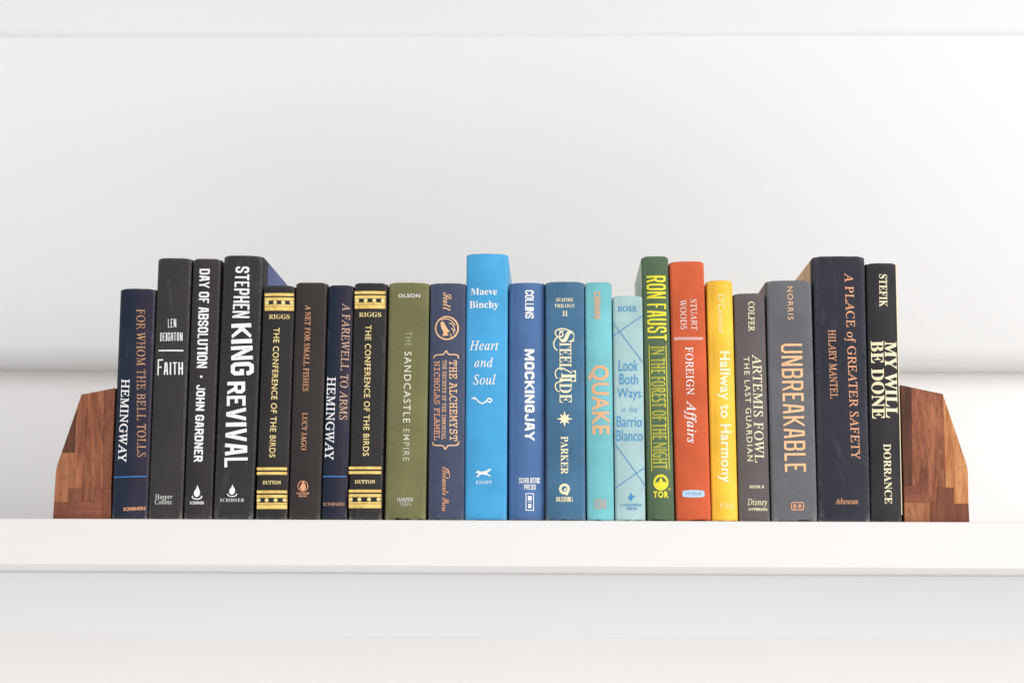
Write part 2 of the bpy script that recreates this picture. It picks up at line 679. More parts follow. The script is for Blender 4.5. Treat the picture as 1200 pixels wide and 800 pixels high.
    def block(self, s, p0, p1, H, mat, t=0.3, name='title_lettering', H1=None, tv=None, gap=0.22, hbar=1.0):
        """squared gothic capitals drawn as strokes; t = stroke width as a share of the letter height"""
        a, b = Vector(self.loc(*p0)), Vector(self.loc(*p1))
        d = b - a
        L = d.length
        d /= L
        up = Vector((-d.y, d.x))
        k = L / (Vector(p1) - Vector(p0)).length
        H1 = H if H1 is None else H1
        units = sum(BLOCKS[c][0] if c != ' ' else 0.38 for c in s) + gap * (len(s) - 1)
        V, Fc, st = [], [], []
        x = 0.0
        n = 0
        wu = L / units
        for c in s:
            if c == ' ':
                x += 0.38 + gap
                continue
            gw, lines = BLOCKS[c]
            u0 = x * wu
            cw = gw * wu
            Hh = k * (H + (H1 - H) * min(1, (x + gw / 2) / units))
            T = min(t * Hh, cw * (0.22 if c in 'MW' else 0.27 if c == 'N' else 0.31 if c != 'I' else 9))
            Tt = T
            for ln in lines:
                n += 1
                closed = ln[0] == ln[-1] and len(ln) > 2
                pts = [Vector((T / 2 + q[0] * (cw - T), (q[1] - 0.5) * (Hh - Tt))) for q in (ln[:-1] if closed else ln)]
                if not closed:
                    for e, f in ((0, 1), (-1, -2)):
                        if ln[e][1] in (0, 1):
                            dd = pts[e] - pts[f]
                            if dd.length > 1e-9:
                                pts[e] = pts[e] + dd.normalized() * T * (0.5 if abs(dd.normalized().y) > 0.98 or abs(dd.y) < 1e-9 else 0.8)
                for q in stroke(pts, T, closed):
                    b0 = len(V)
                    for (ux, vy) in q:
                        vy = max(-Hh / 2, min(Hh / 2, vy))
                        p = a + d * (u0 + ux) + up * vy
                        V.append((p.x, p.y))
                        st.append(n % 4)
                    Fc.append((b0, b0 + 1, b0 + 2, b0 + 3))
            x += gw + gap
        return self.sheet(name, V, Fc, mat, 0.12, st)

    def hbox(self, s, style, x0, y0, x1, y1, mat, name='title_lettering'):
        ym = (y0 + y1) / 2
        return self.text(s, style, (x0, ym), (x1, ym), y1 - y0, mat, name)

    def polys(self, name, polys, mat, lift=0.12):
        V, Fc = [], []
        for pl in polys:
            b = len(V)
            V += [self.loc(*p) for p in pl]
            Fc.append(tuple(range(b, len(V))))
        return self.sheet(name, V, Fc, mat, lift)

    def bar(self, x0, x1, y0, y1, mat, name='rule_line', lift=0.12):
        return self.polys(name, [[(x0, y0), (x1, y0), (x1, y1), (x0, y1)]], mat, lift)


def stroke(pts, w, closed=False, w1=None):
    """ribbon quads along pixel points"""
    P = [Vector(p) for p in pts]
    n = len(P)
    L, Rr = [], []
    for i in range(n):
        a = P[i - 1] if (i > 0 or closed) else P[i]
        b = P[(i + 1) % n] if (i < n - 1 or closed) else P[i]
        e1 = (P[i] - a).normalized() if (P[i] - a).length > 1e-9 else Vector((0, 0))
        e2 = (b - P[i]).normalized() if (b - P[i]).length > 1e-9 else Vector((0, 0))
        d = (e1 + e2).normalized()
        nrm = Vector((-d.y, d.x))
        seg = (P[i] - a) if (P[i] - a).length > 1e-9 else (b - P[i])
        cosh = abs(seg.normalized().dot(d)) if seg.length > 1e-9 else 1.0
        ww = w if w1 is None else w + (w1 - w) * i / (n - 1)
        ww /= max(0.6, cosh)
        L.append(P[i] + nrm * ww / 2)
        Rr.append(P[i] - nrm * ww / 2)
    out = []
    for i in range(n if closed else n - 1):
        j = (i + 1) % n
        out.append([tuple(L[i]), tuple(L[j]), tuple(Rr[j]), tuple(Rr[i])])
    return out


C_ = 0.16
BLOCKS = {
    'A': (1.0, [[(0, 0), (0.28, 1), (0.72, 1), (1, 0)], [(0.12, 0.3), (0.88, 0.3)]]),
    'B': (1.0, [[(0, 0), (0, 1), (0.82, 1), (1, 0.88), (1, 0.64), (0.8, 0.53)], [(0, 0), (0.84, 0), (1, 0.12), (1, 0.4), (0.8, 0.53), (0, 0.53)]]),
    'C': (1.0, [[(1, 0.68), (1, 0.86), (0.8, 1), (0.2, 1), (0, 0.86), (0, 0.14), (0.2, 0), (0.8, 0), (1, 0.14), (1, 0.32)]]),
    'D': (1.0, [[(0, 0), (0, 1), (0.78, 1), (1, 0.86), (1, 0.14), (0.78, 0), (0, 0)]]),
    'E': (0.85, [[(1, 1), (0, 1), (0, 0), (1, 0)], [(0, 0.52), (0.85, 0.52)]]),
    'F': (0.82, [[(1, 1), (0, 1), (0, 0)], [(0, 0.5), (0.85, 0.5)]]),
    'G': (1.0, [[(1, 0.72), (1, 0.86), (0.8, 1), (0.2, 1), (0, 0.86), (0, 0.14), (0.2, 0), (0.8, 0), (1, 0.12), (1, 0.48), (0.55, 0.48)]]),
    'H': (1.0, [[(0, 0), (0, 1)], [(1, 0), (1, 1)], [(0, 0.5), (1, 0.5)]]),
    'I': (0.36, [[(0.5, 0), (0.5, 1)]]),
    'J': (0.85, [[(1, 1), (1, 0.14), (0.8, 0), (0.2, 0), (0, 0.14), (0, 0.34)]]),
    'K': (1.0, [[(0, 0), (0, 1)], [(1, 1), (0.1, 0.42)], [(0.3, 0.58), (1, 0)]]),
    'L': (0.8, [[(0, 1), (0, 0), (1, 0)]]),
    'M': (1.4, [[(0, 0), (0, 1), (0.12, 1), (0.5, 0.12), (0.88, 1), (1, 1), (1, 0)]]),
    'N': (1.05, [[(0, 0), (0, 1), (0.1, 1), (0.9, 0), (1, 0), (1, 1)]]),
    'O': (1.0, [[(0.2, 1), (0, 0.86), (0, 0.14), (0.2, 0), (0.8, 0), (1, 0.14), (1, 0.86), (0.8, 1), (0.2, 1)]]),
    'P': (0.95, [[(0, 0), (0, 1), (0.8, 1), (1, 0.88), (1, 0.54), (0.8, 0.42), (0, 0.42)]]),
    'R': (1.0, [[(0, 0), (0, 1), (0.8, 1), (1, 0.88), (1, 0.6), (0.8, 0.47), (0, 0.47)], [(0.6, 0.47), (1, 0)]]),
    'S': (0.98, [[(1, 0.7), (1, 0.86), (0.8, 1), (0.2, 1), (0, 0.86), (0, 0.66), (0.16, 0.56), (0.84, 0.44), (1, 0.34), (1, 0.14), (0.8, 0), (0.2, 0), (0, 0.14), (0, 0.3)]]),
    'T': (0.92, [[(0, 1), (1, 1)], [(0.5, 1), (0.5, 0)]]),
    'U': (1.0, [[(0, 1), (0, 0.14), (0.2, 0), (0.8, 0), (1, 0.14), (1, 1)]]),
    'V': (1.0, [[(0, 1), (0.44, 0), (0.56, 0), (1, 1)]]),
    'W': (1.5, [[(0, 1), (0.22, 0), (0.5, 0.9), (0.78, 0), (1, 1)]]),
    'Y': (1.0, [[(0, 1), (0.5, 0.44), (1, 1)], [(0.5, 0.46), (0.5, 0)]]),
    'Z': (0.9, [[(0, 1), (1, 1), (0, 0), (1, 0)]]),
}


def arc(cx, cy, rx, ry, a0, a1, n=16):
    return [(cx + rx * math.cos(math.radians(a0 + (a1 - a0) * i / n)), cy - ry * math.sin(math.radians(a0 + (a1 - a0) * i / n))) for i in range(n + 1)]


def disc(cx, cy, rx, ry=None, n=20):
    return arc(cx, cy, rx, ry or rx, 0, 360, n)[:-1]


def curve(pts, n=5):
    """smooth line through points"""
    out = []
    P = [Vector(p) for p in pts]
    for i in range(len(P) - 1):
        p0, p1, p2, p3 = P[max(i - 1, 0)], P[i], P[i + 1], P[min(i + 2, len(P) - 1)]
        for k in range(n):
            t = k / n
            out.append(tuple(0.5 * ((2 * p1) + (p2 - p0) * t + (2 * p0 - 5 * p1 + 4 * p2 - p3) * t * t + (3 * p1 - p0 - 3 * p2 + p3) * t ** 3)))
    out.append(tuple(P[-1]))
    return out


PAGES = pages_mat()
HEADBAND = ink(0xC8C0B0)
WHITE = ink(0xF0EEEC, worn=0.08)
OFFW = ink(0xDAD8D4, worn=0.2)
CREAM = ink(0xF2E6BE, worn=0.12)
GOLD = ink(0xF0D27C, 0.15, 0.35, 0xC08F3C)
GOLDL = ink(0xF0DC9C, 0.1, 0.3, 0xCFA75A)
COPPER = ink(0xF0B086, 0.1, 0.3, 0xC07A50)
TANFOIL = ink(0xD0A078, 0.1, 0.45, 0x705444)
PEACH = ink(0xF2C496, 0.1, 0.25, 0xD69C68)
BLUE_RULE = ink(0x3A78B8)
SILVER = ink(0xC9C7BC, 0.1, 0.3)

# ------------------------------------------------------------------ 1 navy, blue rule (left end)
def flame(b, cx, cy, H, W, mat):
    y0, y1 = cy - H / 2, cy + H / 2
    f = curve([(cx + W * 0.04, y0), (cx + W * 0.16, y0 + H * .2), (cx + W * 0.3, y0 + H * .42), (cx + W * 0.28, y0 + H * .65), (cx + W * 0.1, y0 + H * .8),
               (cx - W * 0.15, y0 + H * .8), (cx - W * 0.3, y0 + H * .65), (cx - W * 0.26, y0 + H * .42), (cx - W * 0.08, y0 + H * .25), (cx + W * 0.04, y0)], 3)[:-1]
    polys = [f] + stroke(arc(cx, y0 + H * .82, W * .48, H * .15, 150, 390, 14), H * .075)
    return b.polys('publisher_emblem', polys, mat)


def navy(bl, br, tl, tr, ty, label, split):
    return Book(bl, br, tl, tr, ty, label, 0, sag=1.2, mat=cloth('navy_paper', 0x1B2536, 0x2B2536, rough=0.5, grain=0.25, split=split, wear=0.35),
                boardmat=cloth('board_navy', 0x1D2433), bottom_wave=0.3)


b = navy(129.7, 171.8, 139.7, 182.6, 338, 'navy and purple book with white author lettering and blue rule, next to the left bookend', 0.0)
b.text('FOR WHOM THE BELL TOLLS', 'serif', (165, 362), (165.6, 535), 10, TANFOIL)
b.text('HEMINGWAY', 'serifmed', (147, 444), (142.8, 541), 10.4, WHITE, 'author_lettering')
b.polys('rule_line', [[(133, 558.2), (171.5, 557), (171.5, 558.4), (133, 559.6)]], BLUE_RULE)
b.text('SCRIBNERS', 'bold', (144.5, 596.4), (170, 595), 4, COPPER, 'publisher_lettering')

# ------------------------------------------------------------------ 2 worn black, small hand-lettered title
b = Book(172.6, 213.2, 184.6, 224.4, 302.3, 'tall scuffed charcoal book with narrow white handwritten title under a short rule', 0, sag=0.5,
         mat=cloth('black_paper', 0x343130, wear=1.0, wearcol=0x9C9894, rough=0.62, grain=0.2), depth=0.155, bottom_wave=0.2)
b.block('LEN', (197, 378.8), (206.5, 378.4), 10, WHITE, 0.14, 'author_lettering', gap=0.4)
b.block('DEIGHTON', (187.6, 394.6), (213.8, 394.2), 9.8, WHITE, 0.14, 'author_lettering', gap=0.4)
b.bar(185.5, 214.6, 409.8, 411.4, WHITE)
b.block('F', (184.4, 430), (191, 430), 18.6, WHITE, 0.085)
b.block('AITH', (192, 431.8), (214.2, 431.4), 14.6, WHITE, 0.11, gap=0.35)
b.hbox('Harper', 'serif', 181.7, 578.8, 202, 586, OFFW, 'publisher_lettering')
b.hbox('Collins', 'serif', 181.3, 584.6, 201, 590.5, OFFW, 'publisher_lettering')

# ------------------------------------------------------------------ 3 black, condensed white
b = Book(215, 247.4, 225.5, 259, 303, 'slim tall black book with condensed white capitals, two lines broken by a dot', 0, sag=0.7,
         mat=cloth('black_cloth', 0x332F2F, wear=0.6, grain=0.3), depth=0.155)
b.block('DAY OF ABSOLUTION', (239.9, 315), (236.6, 431), 12, WHITE, 0.24, hbar=0.8, gap=0.16)
b.polys('title_dot', [disc(235.9, 441.2, 1.5)], WHITE)
b.block('JOHN GARDNER', (235.4, 450.8), (232.2, 540.6), 10.3, WHITE, 0.24, 'author_lettering', hbar=0.8, gap=0.16)
flame(b, 230.8, 576.5, 17, 11.5, WHITE)
b.hbox('SCRIBNER', 'heavy', 222.2, 587, 239.3, 590.6, OFFW, 'publisher_lettering')

# ------------------------------------------------------------------ 4 thick black, large white capitals, blue boards
b = Book(248.7, 296.6, 262.2, 308, 299.5, 'thick tall black book with the largest white capitals and blue cover boards', 0, sag=1.0, quarter=34, depth=0.165,
         mat=cloth('black_cloth_thick', 0x302D2F, wear=0.5, grain=0.3), boardmat=cloth('blue_board_paper', 0x3F4F86, wear=0.2))
b.block('STEPHEN', (284.2, 312.3), (282.2, 372.5), 15.5, WHITE, 0.17, 'author_lettering', 20, gap=0.2)
b.block('KING', (282.6, 379), (284, 439.5), 22.5, WHITE, 0.21, 'author_lettering', 27, gap=0.18)
b.block('REVIVAL', (276.8, 447), (276.4, 547), 20.5, WHITE, 0.2, 'title_lettering', 27.5, gap=0.2)
flame(b, 272, 574.5, 14.5, 11, WHITE)
b.hbox('SCRIBNER', 'serif_wide', 257.8, 583.8, 286, 587.6, WHITE, 'publisher_lettering')


# ------------------------------------------------------------------ 5 and 8 black with gold bands
def gold_banded(bl, br, tl, tr, ty, label, T, Lw, top, low):
    """top = (x0, x1, y offset of the upper ornaments), low likewise"""
    b = Book(bl, br, tl, tr, ty, label, 0, sag=0.8, mat=cloth('black_cloth_banded', 0x2D2A2A, wear=0.4, grain=0.35),
             depth=0.14, group='black and gold books of the same title')
    x0, x1, dy = top
    BLACK = ink(0x242124)
    b.bar(x0, x1, 341 + dy, 344.3 + dy, GOLD, 'gold_band')
    b.bar(x0, x1, 346 + dy, 361.4 + dy, GOLD, 'gold_band')
    b.bar(x0 + 0.5, x1 - 0.5, 349.7 + dy, 354.2 + dy, BLACK, 'band_inlay', 0.2)
    b.bar(x0, x1, 356.4 + dy, 356.9 + dy, ink(0x8A6A30), 'band_line', 0.2)
    W = x1 - x0
    b.polys('gold_dots', [disc(x0 + W * t, 352 + dy, 2.3) for t in (0.08, 0.36, 0.64, 0.92)], GOLDL, 0.28)
    b.hbox('RIGGS', 'serifbold', x0 + 5, 365.8 + dy, x1 - 5, 371.2 + dy, GOLDL, 'author_lettering')
    b.text('THE CONFERENCE OF THE BIRDS', 'semi', T[0], T[1], 7.2, GOLDL)
    x0, x1, dy = low
    b.bar(x0, x1, 546.4 + dy, 549.6 + dy, GOLD, 'gold_band')
    b.bar(x0, x1, 551.6 + dy, 555 + dy, GOLD, 'gold_band')
    b.hbox('DUTTON', 'serifheavy', x0 + 7, 562 + dy, x1 - 7, 566.4 + dy, GOLDL, 'publisher_lettering')
    b.bar(x0, x1, 573.4 + dy, 576.7 + dy, GOLD, 'gold_band')
    b.bar(x0, x1, 578.5 + dy, 595 + dy, GOLD, 'gold_band')
    b.bar(x0 + 0.5, x1 - 0.5, 582 + dy, 587.6 + dy, BLACK, 'band_inlay', 0.2)
    b.bar(x0, x1, 589.6 + dy, 590.1 + dy, ink(0x8A6A30), 'band_line', 0.2)
    W = x1 - x0
    b.polys('gold_dots', [disc(x0 + W * t, 584.8 + dy, 2.3) for t in (0.06, 0.33, 0.63, 0.92)], GOLDL, 0.28)
    return b


gold_banded(298.4, 336.6, 308.6, 345.2, 334.5, 'black book with gold bands, standing right after the thick black book with huge white capitals',
            ((324.3, 384), (318.9, 535.6)), 0, (310, 344.3, 2.4), (300.8, 336.2, 0.9))

# ------------------------------------------------------------------ 6 dark brown with copper lettering
b = Book(337.6, 375, 346.3, 383.4, 331, 'dark brown book with small copper lettering and a round copper emblem', 0, sag=0.4,
         mat=cloth('brown_black_cloth', 0x352F2D, wear=0.3, grain=0.35), depth=0.14)
b.text('A NET FOR SMALL FISHES', 'serif', (361.2, 357.4), (358, 458), 6.6, COPPER)
b.text('LUCY JAGO', 'serif', (357.4, 483.4), (355.8, 527), 6.2, COPPER, 'author_lettering')
b.polys('publisher_emblem', stroke(disc(355, 569.2, 5.8, n=24), 0.9, True) + [curve([(355.3, 563.5), (358, 568), (358.4, 572), (355, 574.6), (351.8, 572), (352.4, 568.5), (355.3, 563.5)], 3)[:-1]], COPPER)
b.hbox('PLATINUM', 'bold', 347.8, 576.5, 362, 579, COPPER, 'publisher_lettering')
b.hbox('BOOKS', 'bold', 350.4, 579.8, 359.4, 582, COPPER, 'publisher_lettering')

# ------------------------------------------------------------------ 7 navy with blue rule (middle)
b = navy(375.7, 406.4, 384.2, 415, 334, 'narrow navy purple book with blue rule, right of the copper-lettered brown book', -0.002)
b.text('A FAREWELL TO ARMS', 'serif', (405.9, 355.4), (402, 491.4), 9.2, ink(0xCDA88C, 0.1, 0.3))
b.text('HEMINGWAY', 'serifmed', (388.4, 441.6), (385.5, 538.6), 10.6, WHITE, 'author_lettering')
b.bar(378.4, 405.2, 557.2, 558.7, BLUE_RULE)
b.hbox('SCRIBNERS', 'bold', 378.8, 588.4, 403.4, 592.3, ink(0xB08A6C, worn=0.5), 'publisher_lettering')

gold_banded(407.4, 447.6, 415.6, 453.4, 331.4, 'black book with gold bands, standing just left of the olive green book',
            ((431.7, 381), (428.7, 534)), 0, (415.6, 451.6, 0), (408.6, 446.6, 0))

# ------------------------------------------------------------------ 9 olive
b = Book(449.6, 499.4, 456, 502.6, 331, 'olive green cloth book with pale widely spaced lettering', 0, sag=0.7,
         mat=cloth('olive_cloth', 0x706F49, wear=0.6, grain=0.4, wearcol=0xB9BE9C), bottom_wave=1.2, depth=0.14)
b.hbox('OLSON', 'bold', 466.4, 344.2, 492.4, 348.6, OFFW, 'author_lettering')
b.text('THE', 'sans_wide', (478.6, 388.4), (478.3, 405.5), 7.4, ink(0xA8AB8B))
b.text('SANDCASTLE', 'sans_wide', (478.2, 412), (476.4, 495), 8.4, ink(0xE0DFC8))
b.text('EMPIRE', 'sans_wide', (476.4, 502.5), (475.8, 540), 7.4, ink(0xC2C3A8))
b.hbox('HARPER', 'bold', 465.6, 582.6, 484.4, 587.4, SILVER, 'publisher_lettering')
b.hbox('TEEN', 'sans', 468, 588.2, 481, 592.4, SILVER, 'publisher_lettering')

# ------------------------------------------------------------------ 10 slate blue with braces
b = Book(500.8, 544, 503.6, 545.9, 331.5, 'slate navy book with a round copper profile emblem and title between curly braces', 0, sag=1.8,
         mat=cloth('slate_blue_cloth', 0x434A60, wear=0.5, grain=0.3), depth=0.142)
b.text('Scott', 'script', (524.2, 342.7), (524, 364), 10, PEACH, 'author_lettering')
cx, cy = 523.6, 384.3
em = stroke(disc(cx, cy, 13.2, 13.2, 32), 1.7, True)
em += [[(516, 377.5), (519.5, 376.5), (522, 381), (524.3, 385), (527, 388.5), (524, 390), (525.6, 393.5), (521.5, 393), (518.5, 394.5), (519.6, 388.5), (517, 384)]]
em += stroke(curve([(517, 375), (523, 373.6), (529, 376), (533.5, 381)]), 1.0)
em += stroke(curve([(526, 378.5), (530, 380), (532.5, 385), (533, 388)]), 1.0)
em += stroke(curve([(528.5, 384.5), (531.5, 387), (531.6, 391)]), 1.0)
em += stroke(curve([(527, 391), (529, 393), (528, 396)]), 0.9)
b.polys('round_emblem', em, PEACH)
b.polys('brace', stroke(curve([(508, 419.6), (509.5, 416.4), (514, 415.4), (519.5, 415), (522.8, 410.6)]), 1.4) + stroke(curve([(522.8, 410.6), (526, 415), (531.5, 415.2), (536, 416), (537.4, 419.6)]), 1.4), PEACH)
b.text('THE ALCHEMYST', 'mono', (530.8, 422), (531.4, 516.5), 9.2, PEACH)
b.text('THE SECRETS OF THE IMMORTAL', 'mono', (521, 422), (519.8, 514.7), 4.8, PEACH)
b.text('NICHOLAS FLAMEL', 'mono', (511.8, 422.8), (511.8, 515.4), 7, COPPER)
b.polys('brace', stroke(curve([(507, 517.6), (508, 520.8), (513, 521.6), (518.6, 522), (521.8, 526.4)]), 1.4) + stroke(curve([(521.8, 526.4), (525, 522), (531, 521.6), (536, 520.8), (537.6, 517)]), 1.4), PEACH)
b.text('Delacorte Press', 'script', (522.4, 549), (522, 598.6), 8.4, COPPER, 'publisher_lettering')
b.polys('lettering_flourish', stroke(curve([(518.4, 548.4), (520.5, 547.4), (524, 550), (526.4, 554), (526.8, 559)]), 0.9), COPPER)

# ------------------------------------------------------------------ 11 bright blue
b = Book(543.8, 594.2, 546.4, 595.4, 297, 'tall bright sky blue book with white italic title, tallest of the middle', 0, sag=1.4,
         mat=cloth('sky_blue_paper', 0x459DCE, wear=0.25, grain=0.15, rough=0.5), depth=0.155)
b.hbox('Maeve', 'serifbold', 551.6, 337.4, 582.4, 345.4, WHITE, 'author_lettering')
b.hbox('Binchy', 'serifbold', 550, 352.3, 584, 363.2, WHITE, 'author_lettering')
b.hbox('Heart', 'italic', 550, 399, 584.2, 410.2, WHITE)
b.hbox('and', 'italic', 555.9, 418.6, 577.5, 430, WHITE)
b.hbox('Soul', 'italic', 554.4, 438.3, 580.7, 450.6, WHITE)
b.polys('swash', stroke(curve([(552.4, 466), (558, 467.4), (561, 470.5), (565, 472.4), (569.5, 470.4), (572.5, 466.8), (576, 468), (574.6, 471), (571, 470)]), 1.5) + stroke(curve([(555, 464.8), (558, 466.6), (559.5, 469)]), 1.0), WHITE)
b.polys('publisher_emblem', [[(557, 553.4), (560, 551), (563.5, 552.4), (569, 551.6), (574, 549), (576, 549.6), (571.5, 553.5), (570.6, 555), (575.5, 557), (574.6, 558), (568.5, 555.8), (563.5, 555.6), (559.5, 559), (558, 558.6), (561.4, 554.6)]], WHITE)
b.hbox('KNOPF', 'serif_wide', 557.5, 562.8, 576.4, 566.8, WHITE, 'publisher_lettering')

# ------------------------------------------------------------------ 12 royal blue
b = Book(595.6, 638.8, 596.6, 638.2, 331, 'royal blue book with blocky white capitals and a small framed emblem', 0, sag=3.0,
         mat=cloth('royal_blue_cloth', 0x4C6D9B, wear=0.35, grain=0.2), depth=0.14, bottom_wave=0.9, out=0.35)
b.block('COLLINS', (620.4, 340), (620.4, 373), 10, WHITE, 0.26, 'author_lettering', gap=0.15)
b.block('MOCKINGJAY', (620.4, 409), (620.8, 515.4), 11.4, WHITE, 0.30, gap=0.18)
b.block('SCHOLASTIC', (608, 562.6), (632.9, 562.6), 6.2, WHITE, 0.22, 'publisher_lettering', gap=0.2)
b.block('PRESS', (614, 570.4), (627.7, 570.4), 6, WHITE, 0.22, 'publisher_lettering', gap=0.2)
b.polys('publisher_emblem', stroke([(616.4, 578), (625.2, 578), (625.2, 597.6), (616.4, 597.6)], 0.9, True) + [[(618.5, 580.8), (623, 580.8), (623, 586), (618.5, 586)], [(618.5, 587.4), (623, 587.4), (623, 588.1), (618.5, 588.1)], [(619, 590), (622.6, 590), (622.6, 595), (619, 595)]], WHITE)

# ------------------------------------------------------------------ 13 steel blue
b = Book(639.4, 686.8, 639.4, 684.3, 330, 'steel blue book with ornate cream title and an eight-pointed star', 0, sag=0.6,
         mat=cloth('steel_blue_cloth', 0x446B89, wear=0.4, grain=0.35), depth=0.142, bottom_wave=0.7, out=0.3)
b.hbox('SEAFIRE', 'serifbold', 651.4, 349, 672, 353.3, CREAM, 'series_lettering')
b.hbox('TRILOGY', 'serifbold', 649.6, 356, 673.6, 360.4, CREAM, 'series_lettering')
b.hbox('II', 'serifbold', 659, 364.4, 665.2, 370.4, CREAM, 'series_lettering')
b.text('S', 'serifbold', (664, 387), (664, 401), 18, CREAM)
b.polys('lettering_flourish', stroke(curve([(668, 387.5), (659, 385), (652, 387), (651, 391.5), (655, 395), (659.5, 393), (659, 389.5)]), 1.5) + stroke(curve([(659, 393.5), (652, 396), (648.8, 402), (650.4, 408), (653.4, 410.4)]), 1.5)
        + stroke(curve([(670, 437), (658, 431), (651.5, 434), (651, 439.5), (653, 443.5)]), 1.4) + stroke(curve([(660, 446), (651.5, 449), (651.6, 456), (656, 459)]), 1.4), CREAM)
b.text('TEEL', 'serifbold', (662.6, 399.5), (662.6, 433.5), 13.6, CREAM)
b.text('T', 'serifbold', (666.4, 434), (666.4, 447), 17, CREAM)
b.text('IDE', 'serifbold', (662.8, 442), (662.8, 472), 14, CREAM)
star = []
for i in range(16):
    r_ = 9.8 if i % 4 == 0 else (7.9 if i % 2 == 0 else 4.0)
    a_ = math.pi * 2 * i / 16
    star.append((661.6 + r_ * math.sin(a_), 490.6 - r_ * math.cos(a_)))
b.polys('star_emblem', [star], CREAM)
b.text('PARKER', 'serifbold', (661.6, 511), (661.6, 555.4), 8.6, CREAM, 'author_lettering')
b.polys('publisher_emblem', stroke(disc(661.5, 572.6, 4.9, n=22), 3.0, True) + [[(661, 577), (666.5, 577.8), (665.4, 580), (662, 579.2)], [(660.4, 573.8), (663.4, 570.6), (663.8, 574.4), (661.4, 575.2)]], CREAM)
b.block('RAZORBILL', (651.8, 584.7), (672, 584.7), 5.6, CREAM, 0.22, 'publisher_lettering', gap=0.2)

# ------------------------------------------------------------------ 14 turquoise
b = Book(688, 720, 685, 717.4, 330.4, 'turquoise book with large peach capitals', 0, sag=0.8,
         mat=cloth('turquoise_paper', 0x72B6BC, wear=0.4, grain=0.2), depth=0.14)
PK = ink(0xE6A878, worn=0.4, h2=0xB9B39C)
b.block('CARMAN', (699.8, 342), (700, 373.5), 7.4, PK, 0.24, 'author_lettering', gap=0.2)
b.text('QUAKE', 'bold', (701.2, 427.7), (702.4, 508.6), 24.5, PK)
b.bar(696.8, 710.3, 584.9, 595.2, ink(0xB7A79C, worn=0.3), 'publisher_emblem')
b.hbox('KT', 'heavy', 698.6, 586.8, 708.6, 593.4, ink(0x7FB9BE), 'publisher_lettering').location.y = -0.0001

# ------------------------------------------------------------------ 15 pale blue
b = Book(720.8, 757, 718, 753, 346.4, 'short pale blue grey book with thin crossing blue lines and blue title', 0, sag=0.5,
         mat=cloth('pale_blue_paper', 0xA3BFC0, wear=0.4, grain=0.15), depth=0.132)
BL = ink(0x3F8CC0, worn=0.1)
BL2 = ink(0x4A94C4, worn=0.15)
b.hbox('ROSE', 'serifmed', 724, 358.6, 746.4, 365, BL, 'author_lettering')
b.polys('crossing_lines', stroke([(718.6, 378.4), (753.6, 424.5)], 0.8), BL)
b.polys('crossing_lines', stroke([(718.8, 393.2), (753, 369.9)], 0.8), BL, 0.16)
b.hbox('Look', 'sans', 725.2, 421.3, 748, 434.7, BL2)
b.hbox('Both', 'sans', 726, 437.7, 748, 450.4, BL2)
b.hbox('Ways', 'sans', 723.4, 454.6, 751.5, 469.3, BL2)
b.hbox('in the', 'sans_light', 728.3, 475.8, 747, 483.2, BL2)
b.hbox('Barrio', 'sans', 722.9, 487.3, 752.4, 500, BL2)
b.hbox('Blanco', 'sans', 722.3, 503.8, 753.4, 516.5, BL2)
b.polys('crossing_lines', stroke([(720.6, 519.5), (756, 568.3)], 0.8), BL)
b.polys('crossing_lines', stroke([(721.6, 571.2), (755.8, 547.6)], 0.8), BL, 0.16)
b.polys('publisher_emblem', [curve([(739.6, 577), (741.4, 581), (740.6, 586), (738.4, 586), (737.6, 582), (739.6, 577)], 3)[:-1], [(736, 582.4), (743.8, 580.4), (743.8, 582), (736, 584)]], BL)
b.hbox('CANDLEWICK', 'serifbold', 727.2, 589.8, 752, 592.8, BL, 'publisher_lettering')
b.hbox('PRESS', 'serifbold', 734, 594, 746, 597, BL, 'publisher_lettering')

# ------------------------------------------------------------------ 16 forest green
b = Book(758.4, 791.8, 752.4, 782.8, 300.2, 'tall forest green book with yellow title, grey green cover boards behind its spine', 0, sag=1.2, 
         mat=cloth('green_cloth', 0x55694F, wear=0.5, grain=0.35, wearcol=0xA9B59C), boardmat=cloth('grey_green_board', 0xBCC6B2, wear=0.4), depth=0.155, bottom_wave=0.7)
YE = ink(0xE8DC3A, worn=0.1)
b.block('RON FAUST', (768.8, 323), (770.2, 398.6), 22, YE, 0.115, 'author_lettering', gap=0.22)
b.text('IN THE FOREST OF THE NIGHT', 'outline', (770.6, 406), (773.8, 549.5), 16, YE)
b.polys('rule_line', stroke([(760.6, 404), (764.0, 552)], 0.8) + stroke([(780.4, 404), (784.4, 550)], 0.8), YE)
b.polys('publisher_emblem', stroke(arc(774.5, 565, 7.6, 8.2, 0, 360, 24)[:-1], 2.6, True) + [[(767.6, 567.5), (770, 564), (771.5, 565), (774.4, 558.5), (777.5, 565), (779, 563.6), (781.6, 567.5), (780, 571), (774.5, 573), (769, 571)]], YE)
b.hbox('TOR', 'heavy', 765.6, 575.2, 783.4, 583, YE, 'publisher_lettering')
b.polys('trademark_dot', stroke(disc(784.6, 572.8, 1.1, n=10), 0.5, True), YE)

